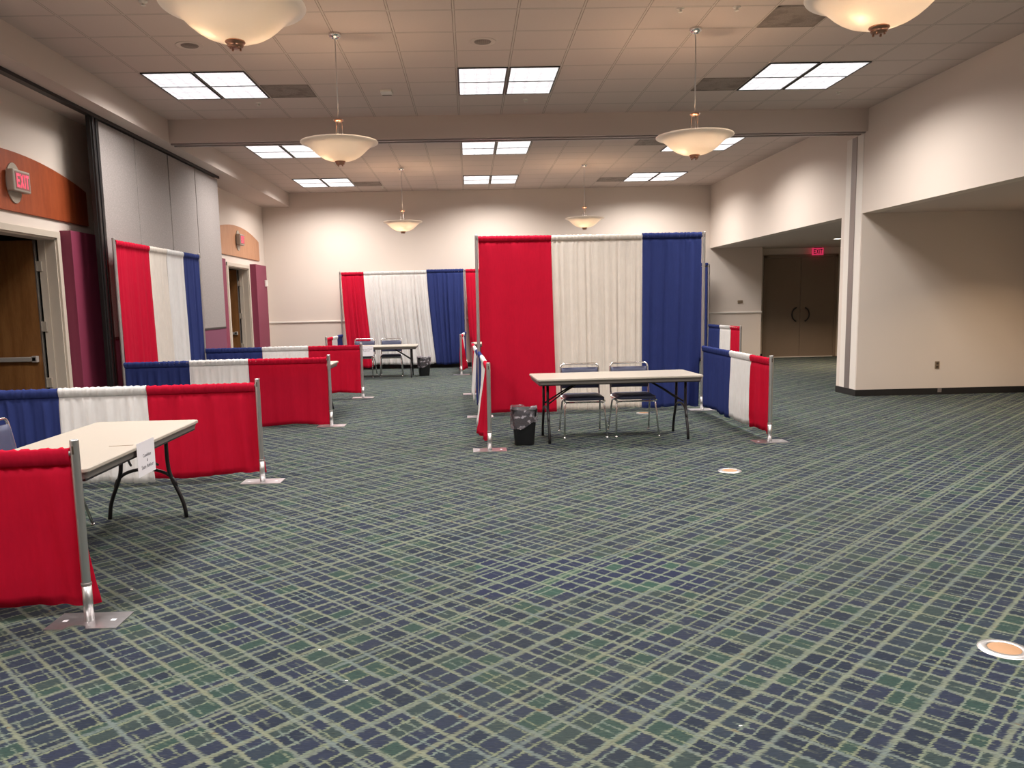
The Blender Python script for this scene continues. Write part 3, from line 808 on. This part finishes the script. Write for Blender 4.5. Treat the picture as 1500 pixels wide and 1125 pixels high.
# --- centre backdrop
CA, CB = (.107, 10.87), (3.215, 11.03)
upright(*CA, 2.45, 'tall silver pole at the left end of the centre backdrop')
upright(*CB, 2.45, 'tall silver pole at the right end of the centre backdrop')
crossbar(CA, CB, 2.40, 'crossbar of the centre backdrop')
g3 = 'tall drapes of the centre backdrop'
def cb(t): return lerp(CA, CB, t)
drape('red', cb(.0075), cb(.325), 2.435, .045, 'tall red drape of the centre backdrop', 2, .008, sa=(.04, -.02), sb=(.05, -.05), seed=17, group=g3, wavy=.008)
drape('cream', cb(.325), cb(.725), 2.435, .055, 'wide gathered white drape of the centre backdrop', 11, .010, sa=(.03, 0), sb=(.01, 0), seed=18, group=g3)
drape('blue', cb(.725), cb(.99), 2.445, .055, 'tall navy blue drape of the centre backdrop', 4, .012, sa=(.0, 0), sb=(-.02, 0), seed=19, group=g3)
# --- centre left rail
P5 = (.178, 8.34)
upright(*P5, .93, 'silver pole in front of the centre backdrop, left, beside the trash can')
crossbar(P5, CA, .872, 'crossbar left of the centre booth')
g4 = 'low drapes around the centre booth'
drape('red', (.175, 8.37), (.158, 9.08), .90, .09, 'narrow-looking red low drape left of the centre booth', 3, .018, sa=(-.05, .02), sb=(-.09, 0), seed=20, group=g4)
drape('white', (.158, 9.08), (.133, 10.02), .905, .09, 'white low drape left of the centre booth', 4, .012, sa=(-.09, 0), sb=(-.04, 0), seed=21, group=g4)
drape('blue', (.133, 10.02), (.110, 10.84), .90, .09, 'blue low drape left of the centre booth, touching the backdrop', 4, .012, sa=(-.04, 0), seed=22, group=g4)
# --- centre right rail
P6 = (3.20, 8.44)
upright(*P6, .93, 'silver pole in front of the centre booth, right, with pink-tinted plate')
crossbar(P6, CB, .872, 'crossbar right of the centre booth')
drape('red', (3.20, 9.06), (3.20, 8.465), .900, .07, 'red low drape right of the centre booth', 2, .018, sb=(.0, -.02), seed=23, group=g4, bow=.03)
drape('white', (3.205, 9.80), (3.20, 9.06), .903, .07, 'white low drape right of the centre booth', 3, .012, seed=24, group=g4)
drape('blue', (3.213, 11.00), (3.205, 9.80), .900, .06, 'blue low drape right of the centre booth', 4, .012, seed=25, group=g4)
# --- booth behind the centre backdrop
P7 = (.03, 13.65)
upright(*P7, .89, 'silver pole partly hidden behind the centre booth left rail')
crossbar(P7, CA, .845, 'crossbar running back behind the centre backdrop')
drape('red', (.03, 13.62), (.055, 12.8), .875, .08, 'red low drape glimpsed behind the centre booth', 3, .012, sb=(-.02, 0), seed=26, group=g4)
drape('white', (.055, 12.8), (.085, 11.8), .875, .08, 'white low drape glimpsed behind the centre booth', 3, .012, sa=(-.05, 0), sb=(-.05, 0), seed=27, group=g4)
drape('blue', (.085, 11.8), (.105, 10.90), .875, .08, 'blue low drape glimpsed behind the centre booth', 3, .012, seed=28, group=g4)
# --- far backdrops
FA, FB, FC, FD = (-3.10, 19.50), (-.11, 19.42), (2.90, 19.42), (5.80, 19.45)
for q, l in ((FA, 'tall pole at the left end of the far backdrop'), (FB, 'tall pole between the far blue and red drapes'), (FC, 'tall pole behind the centre backdrop'), (FD, 'tall pole at the right end of the far backdrop, near the wall corner')):
    upright(*q, 2.37, l)
g5 = 'tall drapes of the far backdrop'
for A_, B_, l in ((FA, FB, 'crossbar of the far left backdrop'), (FB, FC, 'crossbar of the far middle backdrop'), (FC, FD, 'crossbar of the far right backdrop')): crossbar(A_, B_, 2.32, l)
drape('red', (-3.07, 19.50), (-2.53, 19.485), 2.35, .06, 'tall red drape at the left end of the far backdrop', 4, .02, sa=(.12, -.1), sb=(.17, -.15), seed=29, group=g5)
drape('white', (-2.53, 19.485), (-1.02, 19.44), 2.355, .10, 'wide white drape of the far backdrop behind two chairs', 11, .02, sa=(.16, 0), sb=(.17, 0), seed=30, group=g5)
drape('blue', (-1.02, 19.44), (-.135, 19.42), 2.375, .09, 'tall blue drape of the far backdrop right of the white one', 6, .02, sa=(.16, 0), seed=31, group=g5)
drape('red', (-.085, 19.42), (.92, 19.42), 2.365, .09, 'tall red drape glimpsed left of the centre backdrop', 5, .02, sa=(.10, 0), seed=32, group=g5)
drape('blue', (4.85, 19.44), (5.775, 19.45), 2.40, .09, 'narrow sliver of tall blue drape right of the centre backdrop', 5, .02, seed=33, group=g5)
# far rails
g6 = 'low drapes of the far booths'
P8 = (-3.13, 17.45)
upright(*P8, .89, 'silver pole at the front of the far left low rail')
crossbar(P8, FA, .835, 'crossbar of the far left low rail')
drape('red', (-3.13, 17.48), (-3.12, 18.15), .865, .10, 'small red drape of the far left low rail', 3, .012, seed=34, group=g6)
drape('white', (-3.12, 18.15), (-3.11, 18.80), .865, .10, 'small white drape of the far left low rail', 3, .012, seed=35, group=g6)
drape('blue', (-3.11, 18.80), (-3.10, 19.46), .870, .10, 'small blue drape of the far left low rail', 3, .012, seed=36, group=g6)
P9 = (-.215, 17.47)
upright(*P9, .89, 'silver pole at the front of the far middle low rail')
crossbar(P9, FB, .835, 'crossbar of the far middle low rail')
drape('red', (-.215, 17.50), (-.18, 18.15), .865, .09, 'bunched red drape of the far middle low rail', 3, .03, sa=(-.02, 0), sb=(.12, 0), seed=37, group=g6)
drape('white', (-.18, 18.15), (-.15, 18.8), .875, .30, 'white drape of the far middle low rail', 3, .012, seed=38, group=g6)
drape('blue', (-.15, 18.8), (-.115, 19.38), .875, .09, 'blue drape of the far middle low rail', 3, .012, seed=39, group=g6)
P10 = (5.87, 17.30)
upright(*P10, .935, 'silver pole at the front of the far right low rail, before the cream wall')
crossbar(P10, FD, .90, 'crossbar of the far right low rail')
drape('red', (5.86, 17.95), (5.87, 17.33), .925, .09, 'small red drape of the far right low rail', 3, .010, seed=40, group=g6)
drape('white', (5.83, 18.62), (5.86, 17.95), .925, .09, 'small white drape of the far right low rail', 3, .010, seed=41, group=g6)
drape('blue', (5.80, 19.40), (5.83, 18.62), .925, .09, 'small blue drape of the far right low rail', 3, .010, seed=42, group=g6)

# ---------------------------------------------------------------- tables
def rrect(hx, hy, r, n=6):
    pts = []
    for cx, cy_, a0 in ((hx - r, hy - r, 0), (-hx + r, hy - r, PI / 2), (-hx + r, -hy + r, PI), (hx - r, -hy + r, 1.5 * PI)):
        for i in range(n + 1):
            a = a0 + PI / 2 * i / n; pts.append((cx + r * math.cos(a), cy_ + r * math.sin(a)))
    return pts
def loft(bm, secs, cap=True):
    rings = [[bm.verts.new((x, y, z)) for x, y in pts] for pts, z in secs]
    n = len(rings[0])
    for a, b in zip(rings, rings[1:]):
        for i in range(n): bm.faces.new((a[i], a[(i + 1) % n], b[(i + 1) % n], b[i]))
    if cap: bm.faces.new(rings[0][::-1]); bm.faces.new(rings[-1])

def make_table(lab):
    """long axis X, top at z=.72"""
    t = thing('folding_table', lab, 'table', group='folding tables with black wishbone legs')
    hx, hy = .915, .380; T = .72
    bm = bm_new(); loft(bm, [(rrect(hx - .002, hy - .002, .035), T - .022), (rrect(hx, hy, .037), T - .018), (rrect(hx, hy, .037), T - .004), (rrect(hx - .004, hy - .004, .034), T)])
    obj('tabletop', bm, 'ttop', t)
    bm = bm_new(); loft(bm, [(rrect(hx - .022, hy - .022, .03), T - .062), (rrect(hx - .012, hy - .012, .03), T - .022)]); obj('apron', bm, 'tedge', t)
    bm = bm_new()
    for s in (-1, 1): add_box(bm, (-hx + .03, s * (hy - .026), T - .074), (hx - .03, s * (hy - .055), T - .060)); add_box(bm, (s * (hx - .03), -hy + .03, T - .074), (s * (hx - .055), hy - .03, T - .060))
    obj('steel_frame', bm, 'black', t)
    for s in (-1, 1):
        lx = s * (hx - .14); ytop = .17; foot = .285
        for q in (-1, 1):
            bm = bm_new()
            pts = [(lx, q * ytop, T - .06), (lx, q * ytop, .44), (lx, q * (ytop + .008), .35), (lx, q * (ytop + .036), .27), (lx, q * (ytop + .080), .17), (lx, q * (foot - .010), .09), (lx, q * foot, .0)]
            add_tube(bm, smooth_path(pts, .05, 4), .0150, 10)
            obj('leg', bm, 'black', t)
        bm = bm_new(); pts = []
        for i in range(17):
            a = PI * i / 16; pts.append((lx, (ytop + .056) * math.cos(a), .225 + .150 * math.sin(a) ** .85 if 0 < i < 16 else .22))
        add_tube(bm, pts, .0125, 10); add_tube(bm, [(lx, -ytop - .01, T - .075), (lx, ytop + .01, T - .075)], .012, 8); obj('leg_arch', bm, 'black', t)
        bm = bm_new(); add_tube(bm, [(lx, -.10, T - .315), (lx - s * .22, -.05, T - .17), (lx - s * .40, -.04, T - .066)], .009, 8)
        add_tube(bm, [(lx, .10, T - .315), (lx - s * .22, .05, T - .17), (lx - s * .40, .04, T - .066)], .009, 8); obj('brace', bm, 'black', t)
    return t
tb = make_table('off-white folding table in the centre booth with two chairs behind')
tb.location = (1.605, 8.965, 0); tb.rotation_euler.z = math.radians(2.5)
dup(tb, (-2.445, 5.13, 0), math.radians(90.5), 'off-white folding table in the near left booth with a paper sign')
dup(tb, (-2.40, 11.33, 0), math.radians(90), 'folding table whose corner peeks out behind the third low rail pole')
dup(tb, (-2.06, 17.35, -.035), 0, 'folding table in the far booth with a paper hanging from it')
dup(tb, (.98, 17.75, -.04), 0, 'folding table whose end shows beside the centre backdrop pole')

# paper signs
def text_mesh(name, lines, parent, mat):
    """each line: text, size, x, z  (local XZ plane, y = -0.001)"""
    o_all = []
    for txt, size, x, z in lines:
        cu = bpy.data.curves.new('txt', 'FONT'); cu.body = txt; cu.size = size; cu.align_x = 'CENTER'; cu.extrude = .0002
        tmp = bpy.data.objects.new('txt', cu); COL.objects.link(tmp)
        dg = bpy.context.evaluated_depsgraph_get(); me = bpy.data.meshes.new_from_object(tmp.evaluated_get(dg))
        bpy.data.objects.remove(tmp, do_unlink=True)
        me.transform(Matrix.Translation((x, -.0012, z)) @ Matrix.Rotation(PI / 2, 4, 'X'))
        me.materials.clear(); me.materials.append(MAT[mat]); o_all.append(me)
    bm = bm_new()
    for me in o_all: bm.from_mesh(me)
    me = bpy.data.meshes.new(name); bm.to_mesh(me); bm.free(); me.materials.append(MAT[mat])
    o = bpy.data.objects.new(name, me); COL.objects.link(o); o.parent = parent
    return o
def sheet(w, h, bend=.006):
    bm = bm_new(); N = 10; fr = []; bk = []
    for j in range(N + 1):
        z = -h * j / N; yo = -bend * math.sin(PI * j / N) * .0
        fr.append([bm.verts.new((x, -.0006, z)) for x in (-w / 2, w / 2)]); bk.append([bm.verts.new((x, .0006, z)) for x in (-w / 2, w / 2)])
    for j in range(N):
        bm.faces.new((fr[j][0], fr[j][1], fr[j + 1][1], fr[j + 1][0])); bm.faces.new((bk[j][1], bk[j][0], bk[j + 1][0], bk[j + 1][1]))
        bm.faces.new((fr[j][0], fr[j + 1][0], bk[j + 1][0], bk[j][0])); bm.faces.new((fr[j][1], bk[j][1], bk[j + 1][1], fr[j + 1][1]))
    bm.faces.new((fr[0][0], bk[0][0], bk[0][1], fr[0][1])); bm.faces.new((fr[-1][0], fr[-1][1], bk[-1][1], bk[-1][0]))
    return bm
t = thing('paper_sign', 'white printed paper taped to the edge of the near left table', 'paper sign', (-2.060, 5.00, .738), math.radians(90))
obj('sheet', sheet(.27, .212), 'paper', t)
text_mesh('printed_text', [('Candidate', .030, .01, -.100), ('&', .026, .01, -.132), ('State Advisor', .034, .01, -.172)], t, 'ink')
t = thing('paper_sign', 'white paper hanging from the front of the far booth table', 'paper sign', (-2.20, 16.962, .70), 0)
obj('sheet', sheet(.28, .215), 'paper', t)
text_mesh('printed_text', [('Press and Media', .036, 0, -.075), ('Registration', .030, 0, -.110)], t, 'ink')

# ---------------------------------------------------------------- chairs
def make_chair(lab):
    """faces -Y; origin at floor centre"""
    t = thing('stacking_chair', lab, 'chair', group='slate vinyl chairs with chrome tube frames')
    w = .225; sz = .445
    # seat cushion
    bm = bm_new(); loft(bm, [(rrect(.205, .20, .05), sz - .018), (rrect(.222, .218, .06), sz - .008), (rrect(.222, .218, .06), sz + .014), (rrect(.195, .19, .05), sz + .028)])
    for f in bm.faces: f.smooth = True
    obj('seat', bm, 'vinyl', t, (0, -.03, 0))
    # backrest
    bm = bm_new(); NX, NZ = 12, 6; F_, B_ = [], []
    for j in range(NZ + 1):
        z = .525 + .24 * j / NZ; yb = .205 + (z - .45) * .17
        rowf, rowb = [], []
        for i in range(NX + 1):
            s = -1 + 2 * i / NX; x = s * (w - .012); c = .022 * (1 - s * s)
            th = .017 if 0 < j < NZ else .010
            rowf.append(bm.verts.new((x, yb + c - th, z))); rowb.append(bm.verts.new((x, yb + c + th * .6, z)))
        F_.append(rowf); B_.append(rowb)
    for j in range(NZ):
        for i in range(NX):
            bm.faces.new((F_[j][i], F_[j][i + 1], F_[j + 1][i + 1], F_[j + 1][i])).smooth = True
            bm.faces.new((B_[j][i + 1], B_[j][i], B_[j + 1][i], B_[j + 1][i + 1])).smooth = True
        for i in (0, NX): bm.faces.new((F_[j][i], F_[j + 1][i], B_[j + 1][i], B_[j][i]))
    for j in (0, NZ):
        for i in range(NX): bm.faces.new((F_[j][i], F_[j][i + 1], B_[j][i + 1], B_[j][i]))
    obj('backrest', bm, 'vinyl', t)
    # back hoop and side rails
    bm = bm_new()
    hoop = [(-w, -.20, sz - .03), (-w, .16, sz - .03), (-w, .205, sz + .02), (-w, .268, .81), (w, .268, .81), (w, .205, sz + .02), (w, .16, sz - .03), (w, -.20, sz - .03)]
    add_tube(bm, smooth_path(hoop, .055, 6), .0105, 10); obj('back_frame', bm, 'chrome', t)
    bm = bm_new()
    for y in (-.16, .12): add_tube(bm, [(-.19, y, sz - .045), (.19, y, sz - .045)], .010, 10)
    obj('seat_frame', bm, 'chrome', t)
    for y, yf in ((-.16, -.27), (.12, .27)):
        for s in (-1, 1):
            bm = bm_new(); add_tube(bm, smooth_path([(s * .17, y, sz - .045), (s * .222, y, sz - .047), (s * .243, yf, .012)], .05, 6), .0105, 10)
            add_tube(bm, [(s * .2425, yf * .998, .016), (s * .243, yf, 0)], .0135, 10)
            obj('leg', bm, 'chrome', t)
    return t
ch = make_chair('left chair of the two behind the centre booth table'); ch.location = (1.285, 9.20, 0)
dup(ch, (1.875, 9.20, 0), 0, 'right chair of the two behind the centre booth table')
dup(ch, (-2.37, 17.66, 0), math.radians(-3), 'left chair of the two behind the far booth table')
dup(ch, (-1.755, 17.66, 0), math.radians(3), 'right chair of the two behind the far booth table')
dup(ch, (-3.06, 5.50, 0), math.radians(90), 'chair half cut by the left edge, behind the near table')

# ---------------------------------------------------------------- trash cans
def make_bin(lab):
    t = thing('trash_can', lab, 'trash can', group='black bins with clear liners')
    bm = bm_new()
    out = [(rrect(.100, .085, .035), 0.0), (rrect(.104, .088, .035), .01), (rrect(.135, .112, .045), .375), (rrect(.142, .118, .048), .385), (rrect(.142, .118, .048), .40),
           (rrect(.130, .106, .042), .40), (rrect(.126, .103, .04), .36), (rrect(.098, .080, .032), .02)]
    loft(bm, out)
    for f in bm.faces: f.smooth = True
    obj('bin_body', bm, 'bin', t)
    bm = bm_new(); rnd = random.Random(5); N = 56; rings = []
    prof = [(.86, .30), (.92, .385), (.99, .412), (1.05, .408), (1.06, .36), (1.04, .30), (1.05, .24)]
    for k, (sc, z) in enumerate(prof):
        ring = []
        for i in range(N):
            a = 2 * PI * i / N; ca, sa_ = math.cos(a), math.sin(a)
            rx, ry = .142, .118; e = (abs(ca) ** 3 + abs(sa_) ** 3) ** (-1 / 3)
            nz = noise.noise(Vector((ca * 3, sa_ * 3, z * 9))) * .05 + .014 * math.sin(9 * a + k)
            s = sc + nz
            zz = z + (noise.noise(Vector((ca * 2 + 5, sa_ * 2, k * .3))) * .05 if k >= 2 else 0)
            if k >= 4: zz += (k - 3) * .022 * math.cos(a - .5)
            ring.append(bm.verts.new((rx * s * e * ca, ry * s * e * sa_, zz)))
        rings.append(ring)
    for a, b in zip(rings, rings[1:]):
        for i in range(N): bm.faces.new((a[i], a[(i + 1) % N], b[(i + 1) % N], b[i])).smooth = True
    o = obj('liner', bm, 'liner', t)
    m = o.modifiers.new('thickness', 'SOLIDIFY'); m.thickness = .0008
    return t
bn = make_bin('black trash can with clear liner left of the centre booth table'); bn.location = (.565, 8.66, 0)
dup(bn, (-1.03, 17.48, -.0), math.radians(15), 'black trash can with clear liner in the far booth')

# ---------------------------------------------------------------- small fixtures
def floor_box(x, y, lab):
    t = thing('floor_box', lab, 'floor outlet', (x, y, 0), 0, 'round brass floor outlets')
    bm = bm_new(); add_lathe(bm, [(.066, .005), (.070, .008), (.098, .005), (.104, .0)], seg=40); obj('ring', bm, 'alu', t)
    bm = bm_new(); add_lathe(bm, [(0, .0062), (.062, .0062), (.066, .004), (.066, .0)], seg=40); obj('cover', bm, 'brass', t)
floor_box(2.30, 3.28, 'round floor outlet with tan cover at the lower right edge')
floor_box(2.31, 7.03, 'round floor outlet on the open carpet right of the centre booth')
floor_box(2.36, 10.85, 'small round floor outlet under the centre blue drape')
def outlet(loc, rz, lab, w=.07, h=.115, slots=True):
    t = thing('wall_outlet', lab, 'wall outlet', loc, rz)
    bm = bm_new(); add_box(bm, (-w / 2, -.008, -h / 2), (w / 2, 0, h / 2), .003); obj('plate', bm, 'outlet', t)
    bm = bm_new()
    for z in (-.026, .026): add_box(bm, (-.017, -.010, z - .016), (.017, -.008, z + .016), .0)
    obj('socket', bm, 'socket' if slots else 'outlet', t)
outlet((7.17, 12.13, .455), 0, 'small brass wall outlet low on the cream alcove wall')
bm = bm_new(); add_box(bm, (-.03, -.008, -.03), (.03, 0, .03), .002)
tag(obj('base_jack', bm, 'greych', None, (7.22, 12.118, .065)), 'tiny grey jack plate on the black base of the alcove wall', 'jack plate')
bm = bm_new(); add_box(bm, (-.06, -.015, -.035), (.06, 0, .035), .003)
tag(obj('thermostat', bm, 'outlet', None, (6.69, 19.8, 1.445)), 'small grey plate above the chair rail by the right alcove', 'thermostat')
bm = bm_new(); add_box(bm, (0, -.07, -.075), (.045, .07, .075), .008)
tag(obj('switch_box', bm, 'offw', None, (-4.813, 19.20, 2.12)), 'small white box on the maroon pilaster right of the far doorway', 'switch box')
for i, (x, y) in enumerate(((-1.93, 4.35), (-.55, 3.17), (-.72, 3.48), (.95, 2.72))):
    bm = bm_new(); bmesh.ops.create_icosphere(bm, subdivisions=1, radius=.006); bmesh.ops.scale(bm, vec=(1.4, .8, .4), verts=bm.verts[:])
    tag(obj('lint_speck', bm, 'speck', None, (x, y, .002)), ('white lint speck on the carpet beside the nearest pole', 'white lint speck low on the carpet, left of centre', 'tiny white lint speck on the carpet near the centre left', 'pale lint speck at the bottom of the carpet')[i], 'lint')
bm = bm_new(); add_box(bm, (-.07, -.006, 0), (.07, .006, .0015))
tag(obj('tape_strip', bm, 'outlet', None, (-2.18, 4.93, .72), .2), 'thin brown strip lying on the near table by the paper', 'tape')
